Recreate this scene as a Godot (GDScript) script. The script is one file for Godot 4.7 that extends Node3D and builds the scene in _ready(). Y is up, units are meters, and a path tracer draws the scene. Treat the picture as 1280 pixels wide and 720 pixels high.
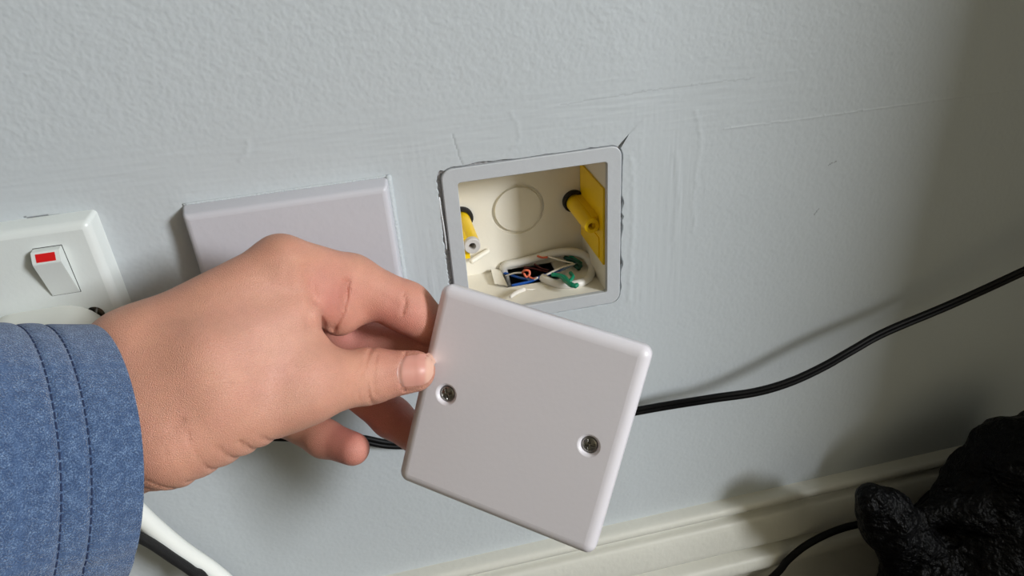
extends Node3D
# All lengths in the builders are millimetres in the wall's frame (x right, y up, z out of the wall, origin at the
# middle of the open back box); MM turns them into metres.
const MM := 0.001

func _ready():
	# ---- camera, sky, window light, exposure
	var cam := Camera3D.new()
	cam.name = "camera"
	cam.transform = Transform3D(Basis(Vector3(0.97359, -0.06256, 0.21956), Vector3(0.16381, 0.8613, -0.48096), Vector3(-0.15902, 0.50423, 0.8488)), Vector3(-70.926, 157.899, 305.378) * MM)
	cam.fov = 42.94
	cam.near = 0.02
	cam.far = 50.0
	var ca := CameraAttributesPhysical.new()
	add_child(cam)
	cam.current = true
	var env := Environment.new()
	env.background_mode = Environment.BG_SKY
	var sky := Sky.new()
	var sm := ProceduralSkyMaterial.new()
	sm.sky_top_color = Color(0.62, 0.72, 0.85)
	sm.sky_horizon_color = Color(0.85, 0.89, 0.93)
	sm.ground_horizon_color = Color(0.6, 0.6, 0.58)
	sm.ground_bottom_color = Color(0.4, 0.4, 0.38)
	sky.sky_material = sm
	env.sky = sky
	env.ambient_light_source = Environment.AMBIENT_SOURCE_DISABLED
	env.tonemap_mode = Environment.TONE_MAPPER_LINEAR
	env.tonemap_exposure = 1.5
	env.sdfgi_enabled = true
	env.ssao_enabled = true
	env.ssil_enabled = true
	var we := WorldEnvironment.new()
	we.name = "environment"
	we.environment = env
	add_child(we)
	window_light("window_daylight", Vector3(2.585, 1.40, 2.55), Vector3(0, 90, 0), Vector2(0.92, 0.80), Color(0.968, 0.982, 1.0), 14.6)

	make_materials()
	wall_textures()
	build_room()
	build_wall()
	build_skirting()
	build_person()
	build_bag()
	build_held_plate()
	build_blanking_plate()
	build_socket()
	build_box()
	build_cables()

func window_light(called: String, at: Vector3, turn: Vector3, size: Vector2, col: Color, energy: float):
	var l := AreaLight3D.new()
	l.name = called
	l.area_size = size
	l.light_energy = energy
	l.light_color = col
	l.area_range = 12.0
	l.area_attenuation = 2.0
	l.shadow_enabled = true
	l.position = at
	l.rotation_degrees = turn
	add_child(l)

# ---------------------------------------------------------------- helpers
var names := {}
func numbered(n: String) -> String:
	var k: int = names.get(n, 0)
	names[n] = k + 1
	return n if k == 0 else "%s_%03d" % [n, k]

func thing(called: String, label: String, category: String, at := Vector3.ZERO, group := "") -> Node3D:
	var o := Node3D.new()
	o.name = numbered(called)
	o.position = at * MM
	o.set_meta("label", label)
	o.set_meta("category", category)
	if group != "":
		o.set_meta("group", group)
	add_child(o, true)
	return o

func part(called: String, mesh: Mesh, m: Material, parent: Node3D, label := "") -> MeshInstance3D:
	var o := MeshInstance3D.new()
	o.name = called
	o.mesh = mesh
	o.material_override = m
	if label != "":
		o.set_meta("label", label)
	parent.add_child(o, true)
	return o

func struct(called: String, mesh: Mesh, m: Material, parent: Node3D = null) -> MeshInstance3D:
	var o := MeshInstance3D.new()
	o.name = called
	o.mesh = mesh
	o.material_override = m
	o.set_meta("kind", "structure")
	(self if parent == null else parent).add_child(o, true)
	return o

func begin() -> SurfaceTool:
	var st := SurfaceTool.new()
	st.begin(Mesh.PRIMITIVE_TRIANGLES)
	return st

func done(st: SurfaceTool) -> ArrayMesh:
	st.generate_normals()
	st.index()
	return st.commit()

# corners in clockwise order seen from the front
func quad(st: SurfaceTool, a: Vector3, b: Vector3, c: Vector3, d: Vector3):
	for p in [a, b, c, a, c, d]:
		st.add_vertex(p * MM)

func box(st: SurfaceTool, lo: Vector3, hi: Vector3):
	st.set_smooth_group(-1)
	var p := []
	for i in 8:
		p.append(Vector3(hi.x if i & 1 else lo.x, hi.y if i & 2 else lo.y, hi.z if i & 4 else lo.z))
	quad(st, p[4], p[6], p[7], p[5])
	quad(st, p[1], p[3], p[2], p[0])
	quad(st, p[0], p[2], p[6], p[4])
	quad(st, p[5], p[7], p[3], p[1])
	quad(st, p[2], p[3], p[7], p[6])
	quad(st, p[0], p[4], p[5], p[1])

# rounded rectangle, counter-clockwise seen from +z, 4 * (n + 1) points
func rrect(hw: float, hh: float, r: float, n := 6) -> PackedVector2Array:
	var o := PackedVector2Array()
	r = max(r, 0.001)
	for c in 4:
		var cx: float = (hw - r) * [1, -1, -1, 1][c]
		var cy: float = (hh - r) * [1, 1, -1, -1][c]
		for k in n + 1:
			var a: float = PI / 2 * (c + float(k) / n)
			o.append(Vector2(cx + r * cos(a), cy + r * sin(a)))
	return o

func lift(a: PackedVector2Array, z: float, at := Vector3.ZERO) -> PackedVector3Array:
	var o := PackedVector3Array()
	for p in a:
		o.append(at + Vector3(p.x, p.y, z))
	return o

func circle(r: float, n := 32) -> PackedVector2Array:
	var o := PackedVector2Array()
	for k in n:
		o.append(Vector2(r * cos(TAU * k / n), r * sin(TAU * k / n)))
	return o

# bands between closed rings (counter-clockwise from +z, outer / lower ring first); group -1 is flat
func bands(st: SurfaceTool, rings: Array, groups: Variant = 1, closed := true):
	var list := []
	if typeof(groups) == TYPE_ARRAY:
		list = groups
	for j in rings.size() - 1:
		st.set_smooth_group(list[j] if list else int(groups))
		var a: PackedVector3Array = rings[j]
		var b: PackedVector3Array = rings[j + 1]
		var n := a.size()
		for i in (n if closed else n - 1):
			var i2 := (i + 1) % n
			quad(st, a[i], b[i], b[i2], a[i2])

func cap(st: SurfaceTool, ring: PackedVector3Array, group := -1, flip := false):
	st.set_smooth_group(group)
	var c := Vector3.ZERO
	for p in ring:
		c += p
	c /= ring.size()
	for i in ring.size():
		var a := ring[i]
		var b := ring[(i + 1) % ring.size()]
		for p in ([c, a, b] if flip else [c, b, a]):
			st.add_vertex(p * MM)

# lathe about +z: profile of (radius, z)
func lathe(st: SurfaceTool, prof: Array, at := Vector3.ZERO, n := 32, groups: Variant = 1):
	var rings := []
	for p in prof:
		rings.append(lift(circle(max(p.x, 0.0005), n), p.y, at))
	bands(st, rings, groups)

func spline(p: Array, per := 6) -> PackedVector3Array:
	var o := PackedVector3Array()
	for i in p.size() - 1:
		var a: Vector3 = p[max(i - 1, 0)]
		var b: Vector3 = p[i]
		var c: Vector3 = p[i + 1]
		var d: Vector3 = p[min(i + 2, p.size() - 1)]
		for k in per:
			var t := float(k) / per
			o.append(0.5 * (2 * b + (c - a) * t + (2 * a - 5 * b + 4 * c - d) * t * t + (3 * b - a - 3 * c + d) * t * t * t))
	o.append(p[-1])
	return o

# round rod along a path, ends domed; offset moves it sideways (for twin flex)
func tube(st: SurfaceTool, path: PackedVector3Array, r: float, sides := 12, off := 0.0, r_end := -1.0):
	st.set_smooth_group(1)
	var n := path.size()
	if r_end < 0:
		r_end = r
	var rings := []
	var side := Vector3.ZERO
	for i in n:
		var t: Vector3 = (path[min(i + 1, n - 1)] - path[max(i - 1, 0)]).normalized()
		if i == 0:
			side = t.cross(Vector3(0, 0, 1) if absf(t.z) < 0.9 else Vector3(0, 1, 0)).normalized()
		side = (side - t * side.dot(t)).normalized()
		var up := side.cross(t)
		var rr := lerpf(r, r_end, float(i) / (n - 1))
		var here := path[i] + side * off
		if i == 0:
			rings.append(ring_at(here - t * rr * 0.5, side, up, rr * 0.5, sides))
		rings.append(ring_at(here, side, up, rr, sides))
		if i == n - 1:
			rings.append(ring_at(here + t * rr * 0.5, side, up, rr * 0.5, sides))
	bands(st, rings, 1)
	cap(st, rings[0], 1, true)
	cap(st, rings[-1], 1)

func ring_at(c: Vector3, x: Vector3, y: Vector3, r: float, n: int) -> PackedVector3Array:
	var o := PackedVector3Array()
	for k in n:
		o.append(c + x * (r * cos(TAU * k / n)) + y * (r * sin(TAU * k / n)))
	return o

func noise(seed_: int, freq: float, kind := FastNoiseLite.TYPE_SIMPLEX_SMOOTH, octaves := 3) -> FastNoiseLite:
	var f := FastNoiseLite.new()
	f.seed = seed_
	f.noise_type = kind
	f.frequency = freq
	f.fractal_octaves = octaves
	return f

func grey_noise(seed_: int, freq: float, w: int, h: int, octaves := 3) -> Image:
	var im := noise(seed_, freq, FastNoiseLite.TYPE_SIMPLEX_SMOOTH, octaves).get_seamless_image(w, h)
	im.convert(Image.FORMAT_L8)
	return im

func bump_tex(seed_: int, freq: float, size := 512, octaves := 3) -> ImageTexture:
	return ImageTexture.create_from_image(grey_noise(seed_, freq, size, size, octaves))

func mat(col: Color, rough: float, metal := 0.0) -> StandardMaterial3D:
	var m := StandardMaterial3D.new()
	m.albedo_color = col
	m.roughness = rough
	m.metallic = metal
	return m

# fine relief over a surface: size in millimetres of one repeat, depth in millimetres
func relief(m: StandardMaterial3D, tex: Texture2D, size: float, depth: float) -> StandardMaterial3D:
	m.heightmap_enabled = true
	m.heightmap_texture = tex
	m.heightmap_scale = depth * 0.1
	m.uv1_triplanar = true
	m.uv1_scale = Vector3.ONE * (1000.0 / size)
	return m

var M := {}
func rgb(r: int, g: int, b: int) -> Color:
	return Color8(r, g, b)

func make_materials():
	var fine := bump_tex(5, 0.05)
	var soft := bump_tex(6, 0.02)
	M.cream_wall = mat(rgb(128, 119, 96), 0.85)
	M.ceiling = mat(rgb(150, 144, 126), 0.9)
	M.floor = relief(mat(rgb(74, 67, 58), 0.95), fine, 40, 2.0)
	M.skirting = relief(mat(rgb(208, 207, 197), 0.42), soft, 60, 0.15)
	M.white_paint = mat(rgb(235, 235, 232), 0.4)
	M.plate = relief(mat(rgb(230, 226, 231), 0.33), soft, 30, 0.02)
	M.plastic = relief(mat(rgb(214, 219, 216), 0.3), soft, 30, 0.03)
	M.painted_plate = relief(mat(rgb(196, 195, 201), 0.42), soft, 60, 0.06)
	M.cream = relief(mat(rgb(230, 225, 212), 0.38), soft, 30, 0.03)
	M.yellow = mat(rgb(246, 205, 12), 0.33)
	M.black_hole = mat(rgb(14, 12, 11), 0.7)
	M.red = mat(rgb(205, 22, 24), 0.4)
	M.screw = relief(mat(rgb(150, 148, 142), 0.28, 1.0), fine, 10, 0.02)
	M.dark_screw = relief(mat(rgb(120, 114, 104), 0.35, 1.0), fine, 10, 0.03)
	M.nut = mat(rgb(208, 203, 198), 0.4)
	M.cable = mat(rgb(8, 8, 9), 0.5)
	M.cable.metallic_specular = 0.3
	M.white_cord = mat(rgb(236, 238, 232), 0.4)
	M.braid = relief(mat(rgb(20, 20, 21), 0.6), fine, 14, 0.8)
	M.sheath = mat(rgb(216, 213, 206), 0.42)
	M.glass = mat(Color(0.9, 0.95, 0.97, 0.08), 0.02)
	M.glass.transparency = BaseMaterial3D.TRANSPARENCY_ALPHA
	M.bag = relief(mat(rgb(3, 3, 4), 0.5), bump_tex(8, 0.02, 512, 4), 60, 3.0)
	M.bag.metallic_specular = 0.25
	M.rim = relief(mat(rgb(189, 192, 195), 0.5), soft, 60, 0.08)
	M.paint_chip = mat(rgb(222, 224, 226), 0.5)
	for w in [["blue", 26, 84, 170], ["white", 226, 220, 210], ["orange", 214, 108, 78], ["green", 8, 128, 96], ["dark_green", 10, 74, 62], ["brown", 92, 34, 34], ["pale_blue", 130, 152, 182]]:
		M["wire_" + str(w[0])] = mat(rgb(w[1], w[2], w[3]), 0.4)

# ---------------------------------------------------------------- the room
const ROOM_LEFT := -2300.0
const ROOM_RIGHT := 2600.0
const ROOM_FRONT := 3600.0
const FLOOR := -360.0
const CEIL := 2100.0

# a wall slab with one window opening, made of four pieces; axis "x" or "z"
func wall_with_window(called: String, fixed_lo: float, fixed_hi: float, along_x: bool, a0: float, a1: float, w0: float, w1: float, y0: float, y1: float, m: Material):
	var st := begin()
	for r in [[a0, w0, FLOOR, CEIL], [w1, a1, FLOOR, CEIL], [w0, w1, FLOOR, y0], [w0, w1, y1, CEIL]]:
		if along_x:
			box(st, Vector3(r[0], r[2], fixed_lo), Vector3(r[1], r[3], fixed_hi))
		else:
			box(st, Vector3(fixed_lo, r[2], r[0]), Vector3(fixed_hi, r[3], r[1]))
	struct(called, done(st), m)

func build_window(called: String, along_x: bool, fixed: float, w0: float, w1: float, y0: float, y1: float):
	var root := Node3D.new()
	root.name = called
	root.set_meta("kind", "structure")
	add_child(root)
	var f := begin()
	var pane := begin()
	var t := 25.0
	for r in [[w0, w0 + 45, y0, y1], [w1 - 45, w1, y0, y1], [w0, w1, y0, y0 + 45], [w0, w1, y1 - 45, y1]]:
		if along_x:
			box(f, Vector3(r[0], r[2], fixed - t), Vector3(r[1], r[3], fixed + t))
		else:
			box(f, Vector3(fixed - t, r[2], r[0]), Vector3(fixed + t, r[3], r[1]))
	if along_x:
		box(pane, Vector3(w0 + 40, y0 + 40, fixed - 2), Vector3(w1 - 40, y1 - 40, fixed + 2))
	else:
		box(pane, Vector3(fixed - 2, y0 + 40, w0 + 40), Vector3(fixed + 2, y1 - 40, w1 - 40))
	part("window_frame", done(f), M.white_paint, root)
	part("pane", done(pane), M.glass, root)

func build_room():
	var st := begin()
	box(st, Vector3(ROOM_LEFT - 100, FLOOR - 100, -100), Vector3(ROOM_RIGHT + 120, FLOOR, ROOM_FRONT + 120))
	struct("floor", done(st), M.floor)
	st = begin()
	box(st, Vector3(ROOM_LEFT - 100, CEIL, -100), Vector3(ROOM_RIGHT + 120, CEIL + 100, ROOM_FRONT + 120))
	struct("ceiling", done(st), M.ceiling)
	st = begin()
	box(st, Vector3(ROOM_LEFT - 100, FLOOR, -100), Vector3(ROOM_LEFT, CEIL, ROOM_FRONT + 120))
	struct("wall_left", done(st), M.cream_wall)
	wall_with_window("wall_right", ROOM_RIGHT, ROOM_RIGHT + 120, false, -100, ROOM_FRONT + 120, 2080, 3020, 990, 1810, M.cream_wall)
	st = begin()
	box(st, Vector3(ROOM_LEFT, FLOOR, ROOM_FRONT), Vector3(ROOM_RIGHT, CEIL, ROOM_FRONT + 120))
	struct("wall_front", done(st), M.cream_wall)
	build_window("window_1", false, ROOM_RIGHT + 60, 2080, 3020, 990, 1810)
	st = begin()
	box(st, Vector3(BREAST, FLOOR, 0), Vector3(ROOM_RIGHT, CEIL, BREAST_OUT))
	struct("wall_chimney", done(st), M.wall_plain)

const BREAST := 520.0
const BREAST_OUT := 385.0

# ---------------------------------------------------------------- the wall with its brush marks, filler ridges and the opening for the box
const TX0 := -330.0
const TW := 720.0
const TY1 := 200.0
const TH := 520.0
const IW := 1440
const IH := 1040
var hgt: PackedFloat32Array
var dirt: PackedByteArray

# a raised (or sunk) line in the paint: half width and height in mm, dark 0..255 for dirt in a crack
func mark(pts: Array, half: float, up: float, dark := 0, wobble := 0.5, seed_ := 1):
	var nz := noise(seed_, 0.15)
	var path := spline(pts, 10)
	for i in path.size() - 1:
		var a := Vector2(path[i].x, path[i].y)
		var b := Vector2(path[i + 1].x, path[i + 1].y)
		var len := a.distance_to(b)
		var n: int = max(1, int(len / 0.35))
		for k in n:
			var p := a.lerp(b, float(k) / n)
			p += Vector2(nz.get_noise_2d(p.x, p.y), nz.get_noise_2d(p.y + 77, p.x)) * wobble
			var cx := int((p.x - TX0) * IW / TW)
			var cy := int((TY1 - p.y) * IH / TH)
			var rr := int(ceil(half * 2 * IW / TW))
			for y in range(max(cy - rr, 0), min(cy + rr + 1, IH)):
				for x in range(max(cx - rr, 0), min(cx + rr + 1, IW)):
					var d := Vector2(x - cx, y - cy).length() * TW / IW / half
					if d < 2:
						var at := y * IW + x
						var v := up * exp(-d * d)
						hgt[at] = maxf(hgt[at], base_h[at] + v) if up > 0 else minf(hgt[at], base_h[at] + v)
						if dark > 0 and d < 1.0:
							dirt[at] = min(dirt[at], 255 - int(dark * (1.0 - d * d)))
var base_h: PackedFloat32Array

func wall_textures():
	hgt = PackedFloat32Array()
	hgt.resize(IW * IH)
	dirt = PackedByteArray()
	dirt.resize(IW * IH)
	var peel := grey_noise(11, 0.17, IW, IH, 3).get_data()
	var lumps := grey_noise(12, 0.06, IW, IH, 3).get_data()
	var im := grey_noise(13, 0.16, IW / 10, IH, 3)
	im.resize(IW, IH, Image.INTERPOLATE_CUBIC)
	var across := im.get_data()
	im = grey_noise(14, 0.16, IW, IH / 14, 3)
	im.resize(IW, IH, Image.INTERPOLATE_CUBIC)
	var down := im.get_data()
	var big := grey_noise(15, 0.006, IW, IH, 2).get_data()
	for j in IH:
		var y := TY1 - j * TH / IH
		for i in IW:
			var x := TX0 + i * TW / IW
			var at := j * IW + i
			# where the roller's stipple gives way to brushing
			var band: float = clampf(1.0 - absf(y - 58 - (big[at] - 128) * 0.06) / 22.0, 0, 1) * clampf((150 - x) / 60.0, 0, 1)
			var side: float = clampf(1.0 - absf(x - 66) / 24.0, 0, 1) * clampf((62 - absf(y - 2)) / 15.0, 0, 1)
			side = maxf(side, clampf(1.0 - absf(x + 54) / 11.0, 0, 1) * clampf((58 - absf(y)) / 14.0, 0, 1))
			var st: float = (1.0 - maxf(band, side) * 0.85) * (0.55 + 0.45 * clampf((y - 20) / 80.0, 0, 1))
			hgt[at] = 0.5 + ((peel[at] - 128) * 0.00075 + (lumps[at] - 128) * 0.0007) * st + (across[at] - 128) * (0.0002 + 0.0007 * band) + (down[at] - 128) * (0.0001 + 0.0011 * side * clampf(0.2 + (lumps[at] + big[at] - 200) / 130.0, 0.15, 1.4)) + (big[at] - 128) * 0.0012
			dirt[at] = 255
	base_h = hgt.duplicate()
	mark([Vector3(151.4, 16.5, 0), Vector3(155.6, 18.1, 0)], 0.4, -0.1, 70, 0.2, 3)
	mark([Vector3(147.8, -10, 0), Vector3(150, -6.8, 0)], 0.4, -0.1, 70, 0.2, 4)
	mark([Vector3(92.6, 42.9, 0), Vector3(131.8, 42.4, 0), Vector3(174.5, 42.4, 0), Vector3(256, 42, 0)], 0.35, 0.16, 0, 0.3, 5)
	mark([Vector3(13.5, 64.2, 0), Vector3(35.5, 64.7, 0), Vector3(61.7, 65.4, 0), Vector3(106.4, 65.1, 0)], 0.4, -0.04, 16, 0.6, 6)
	mark([Vector3(-34.7, 57.4, 0), Vector3(-33.5, 49.2, 0), Vector3(-31.6, 43.1, 0)], 0.5, -0.12, 30, 0.5, 7)
	mark([Vector3(77.9, 52.8, 0), Vector3(80.6, 37.1, 0), Vector3(79.8, 12.9, 0), Vector3(80.4, -8.8, 0)], 1.2, 0.14, 0, 1.2, 8)
	mark([Vector3(69.5, 34.8, 0), Vector3(71.6, 10, 0), Vector3(70.3, -11.5, 0)], 1.4, 0.12, 0, 1.4, 9)
	mark([Vector3(47.3, 34, 0), Vector3(48.7, 5.2, 0), Vector3(47.7, -25.8, 0), Vector3(47.2, -42.3, 0)], 1.2, 0.16, 0, 0.8, 10)
	mark([Vector3(-8.1, 63.8, 0), Vector3(-5.2, 52.7, 0), Vector3(-9.2, 47.3, 0)], 0.9, 0.1, 0, 1.0, 11)
	mark([Vector3(-118.5, 65.3, 0), Vector3(-120, 61.4, 0), Vector3(-123.5, 57.8, 0)], 1.0, 0.14, 0, 1.0, 12)
	mark([Vector3(-150.3, 42.7, 0), Vector3(-127.2, 42.3, 0)], 0.3, -0.2, 120, 0.6, 13)
	mark([Vector3(-124, 42.2, 0), Vector3(-107.5, 41.8, 0)], 0.3, -0.2, 130, 0.6, 14)
	mark([Vector3(-99.1, 42.4, 0), Vector3(-85.5, 42.5, 0)], 0.25, -0.2, 120, 0.6, 15)
	mark([Vector3(-77, 42.3, 0), Vector3(-67.3, 42.4, 0)], 0.3, -0.2, 120, 0.9, 16)
	mark([Vector3(-210, 46.5, 0), Vector3(-196.8, 45.8, 0)], 0.3, -0.2, 110, 0.4, 17)

	var him := Image.create_from_data(IW, IH, false, Image.FORMAT_RF, hgt.to_byte_array())
	M.wall = mat(rgb(190, 196, 199), 0.62)
	M.wall.heightmap_enabled = true
	M.wall.heightmap_texture = ImageTexture.create_from_image(him)
	M.wall.heightmap_scale = 0.1
	var dim := Image.create_from_data(IW, IH, false, Image.FORMAT_L8, dirt)
	dim.convert(Image.FORMAT_RGB8)
	M.wall.albedo_texture = ImageTexture.create_from_image(dim)
	M.wall_plain = relief(mat(rgb(190, 196, 199), 0.62), bump_tex(5, 0.05), 40, 0.3)

func wall_quad(st: SurfaceTool, p: Array):
	for k in [0, 1, 2, 0, 2, 3]:
		var v: Vector3 = p[k]
		st.set_uv(Vector2((v.x - TX0) / TW, (TY1 - v.y) / TH))
		st.add_vertex(v * MM)

# gap between the box's rim and the plaster at a point of the rim (mm)
func gap_at(p: Vector2) -> float:
	var nz := gapn.get_noise_2d(p.x * 3, p.y * 3)
	var g := 0.05
	if p.x < -40:
		g = 0.35 + 1.75 * smoothstep(-46, -30, p.y) * (1.0 - 0.2 * smoothstep(30, 42, p.y)) + nz * 0.8
		g -= 0.75 * exp(-pow((p.y - 23) / 5.0, 2)) 
	elif p.x > 40:
		g = 0.24 + 1.2 * maxf(maxf(bump(p.y, 13, 3.0), bump(p.y, 5.5, 1.6)), maxf(bump(p.y, 0, 3.6) * 0.8, bump(p.y, -20, 3.2))) + 0.5 * bump(p.y, -33, 2) + 0.25 * smoothstep(16, 36, p.y)
		g += nz * 0.15
	elif p.y > 40:
		g = 0.2 + 0.95 * bump(p.x, -24, 5) + 0.5 * bump(p.x, -14, 4) + 0.3 * bump(p.x, -36, 3) + 0.4 * bump(p.x, 27, 1.6) + 0.25 * bump(p.x, 6, 2) + nz * 0.12
	else:
		g = 0.2 + 0.5 * bump(p.x, 22, 6) + 0.35 * bump(p.x, 34, 3) + nz * 0.2
	return maxf(g, 0.03)
var gapn: FastNoiseLite
func bump(v: float, c: float, w: float) -> float:
	return exp(-pow((v - c) / w, 2.0) * 1.0)

func build_wall():
	gapn = noise(31, 0.09)
	var st := begin()
	st.set_smooth_group(-1)
	# outline of the opening
	var rim := rrect(42, 42, 5.0, 10)
	var fine := PackedVector2Array()
	for i in rim.size():
		var a := rim[i]
		var b := rim[(i + 1) % rim.size()]
		var n: int = max(1, int(a.distance_to(b) / 0.7))
		for k in n:
			fine.append(a.lerp(b, float(k) / n))
	var r0 := PackedVector3Array()
	var r1 := PackedVector3Array()
	var r2 := PackedVector3Array()
	var r3 := PackedVector3Array()
	var r4 := PackedVector3Array()
	var n := fine.size()
	for i in n:
		var p := fine[i]
		var t := (fine[(i + 1) % n] - fine[(i + n - 1) % n]).normalized()
		var nrm := Vector2(t.y, -t.x)
		var g := gap_at(p)
		var q := p + nrm * g
		# the crack that runs off from the upper right corner
		var ang := p.angle()
		var spike: float = clampf(1.0 - absf(ang - PI / 4) / 0.012, 0, 1)
		q += Vector2(0.80, 1.0) * 6.0 * spike
		var wob := 0.3 + 0.35 * absf(gapn.get_noise_2d(p.x * 6, p.y * 6 + 50))
		r0.append(Vector3(q.x, q.y, -14))
		r1.append(Vector3(q.x, q.y, -0.5))
		var q2 := q + nrm * wob
		r2.append(Vector3(q2.x, q2.y, 0.0))
		var q3 := q2 + nrm * 0.8
		r3.append(Vector3(q3.x, q3.y, 0.0))
		var s := p * (60.0 / maxf(absf(p.x), absf(p.y)))
		r4.append(Vector3(s.x, s.y, 0))
	var rings := [r4, r3, r2, r1, r0]
	for j in 4:
		for i in n:
			var i2 := (i + 1) % n
			st.set_smooth_group(3 if j > 1 else -1)
			wall_quad(st, [rings[j][i], rings[j + 1][i], rings[j + 1][i2], rings[j][i2]])
	st.set_smooth_group(-1)
	var xs := [ROOM_LEFT, -60.0, 60.0, BREAST]
	var ys := [FLOOR, -60.0, 60.0, CEIL]
	for a in 3:
		for b in 3:
			if a == 1 and b == 1:
				continue
			wall_quad(st, [Vector3(xs[a], ys[b], 0), Vector3(xs[a], ys[b + 1], 0), Vector3(xs[a + 1], ys[b + 1], 0), Vector3(xs[a + 1], ys[b], 0)])
	# the solid behind it, and the sides of the cavity round the box
	for r in [[ROOM_LEFT, -75.0, FLOOR, CEIL], [75.0, ROOM_RIGHT, FLOOR, CEIL], [-75.0, 75.0, FLOOR, -75.0], [-75.0, 75.0, 75.0, CEIL]]:
		box(st, Vector3(r[0], r[2], -100), Vector3(r[1], r[3], -14))
	box(st, Vector3(ROOM_LEFT, FLOOR, -130), Vector3(ROOM_RIGHT, CEIL, -100))
	var w := struct("wall_back", done(st), M.wall)
	# the bed of old sealant deep in the gap
	st = begin()
	var bed0 := PackedVector3Array()
	var bed1 := PackedVector3Array()
	for i in n:
		var p := fine[i]
		var nz := gapn.get_noise_2d(p.x * 8, p.y * 8)
		bed0.append(Vector3(p.x * 1.07, p.y * 1.07, -1.9 + nz * 0.9))
		bed1.append(Vector3(p.x * 0.99, p.y * 0.99, -1.5 + nz * 0.9))
	bands(st, [bed0, bed1], 1)
	part("sealant_bed", done(st), mat(rgb(150, 148, 148), 0.8), w, "grey sealant in the gap")
	# a torn sliver of old sealant standing in the gap at the left
	st = begin()
	tube(st, spline([Vector3(-43.81, 29.08, -0.5), Vector3(-43.78, 23.31, -0.2), Vector3(-43.5, 16.16, 0), Vector3(-43.26, 7.74, -0.4), Vector3(-43.32, 2.86, -1)]), 0.42, 8, 0.0, 0.3)
	part("sealant_strip", done(st), M.paint_chip, w, "pale sliver of old sealant")

func build_skirting():
	var prof := [Vector2(0, -206), Vector2(5.5, -206.4), Vector2(8.0, -207.3), Vector2(9.2, -209.2), Vector2(9.2, -211.2), Vector2(8.0, -212.8), Vector2(5.0, -213.6), Vector2(3.8, -215.4), Vector2(5.4, -217.4), Vector2(9.6, -218.8), Vector2(11.4, -222), Vector2(12.8, -227), Vector2(13.8, -233), Vector2(14.3, -238), Vector2(13.8, -241), Vector2(11.4, -242.8), Vector2(8.6, -244.6), Vector2(8.8, -246.4), Vector2(13.2, -247.8), Vector2(17.0, -249.4), Vector2(18.6, -252.4), Vector2(19.2, -256), Vector2(18.6, -259), Vector2(17.0, -260.6), Vector2(14.6, -261.6), Vector2(14.0, -263), Vector2(14.0, FLOOR)]
	var pts := PackedVector2Array()
	for i in prof.size() - 1:
		var a: Vector2 = prof[max(i - 1, 0)]
		var b: Vector2 = prof[i]
		var c: Vector2 = prof[i + 1]
		var d: Vector2 = prof[min(i + 2, prof.size() - 1)]
		for k in 4:
			var t := k / 4.0
			pts.append(b.cubic_interpolate(c, a, d, t) if i < 25 else b.lerp(c, t))
	pts.append(prof[-1])
	var st := begin()
	st.set_smooth_group(2)
	var xs := []
	for i in 15:
		xs.append(lerpf(ROOM_LEFT, BREAST, i / 14.0))
	for j in xs.size() - 1:
		for i in pts.size() - 1:
			quad(st, Vector3(xs[j], pts[i].y, pts[i].x), Vector3(xs[j + 1], pts[i].y, pts[i].x), Vector3(xs[j + 1], pts[i + 1].y, pts[i + 1].x), Vector3(xs[j], pts[i + 1].y, pts[i + 1].x))
	struct("baseboard_back", done(st), M.skirting)

# ---------------------------------------------------------------- distance fields
func smin(a: float, b: float, k: float) -> float:
	var h := maxf(k - absf(a - b), 0.0) / k
	return minf(a, b) - h * h * k * 0.25

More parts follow.
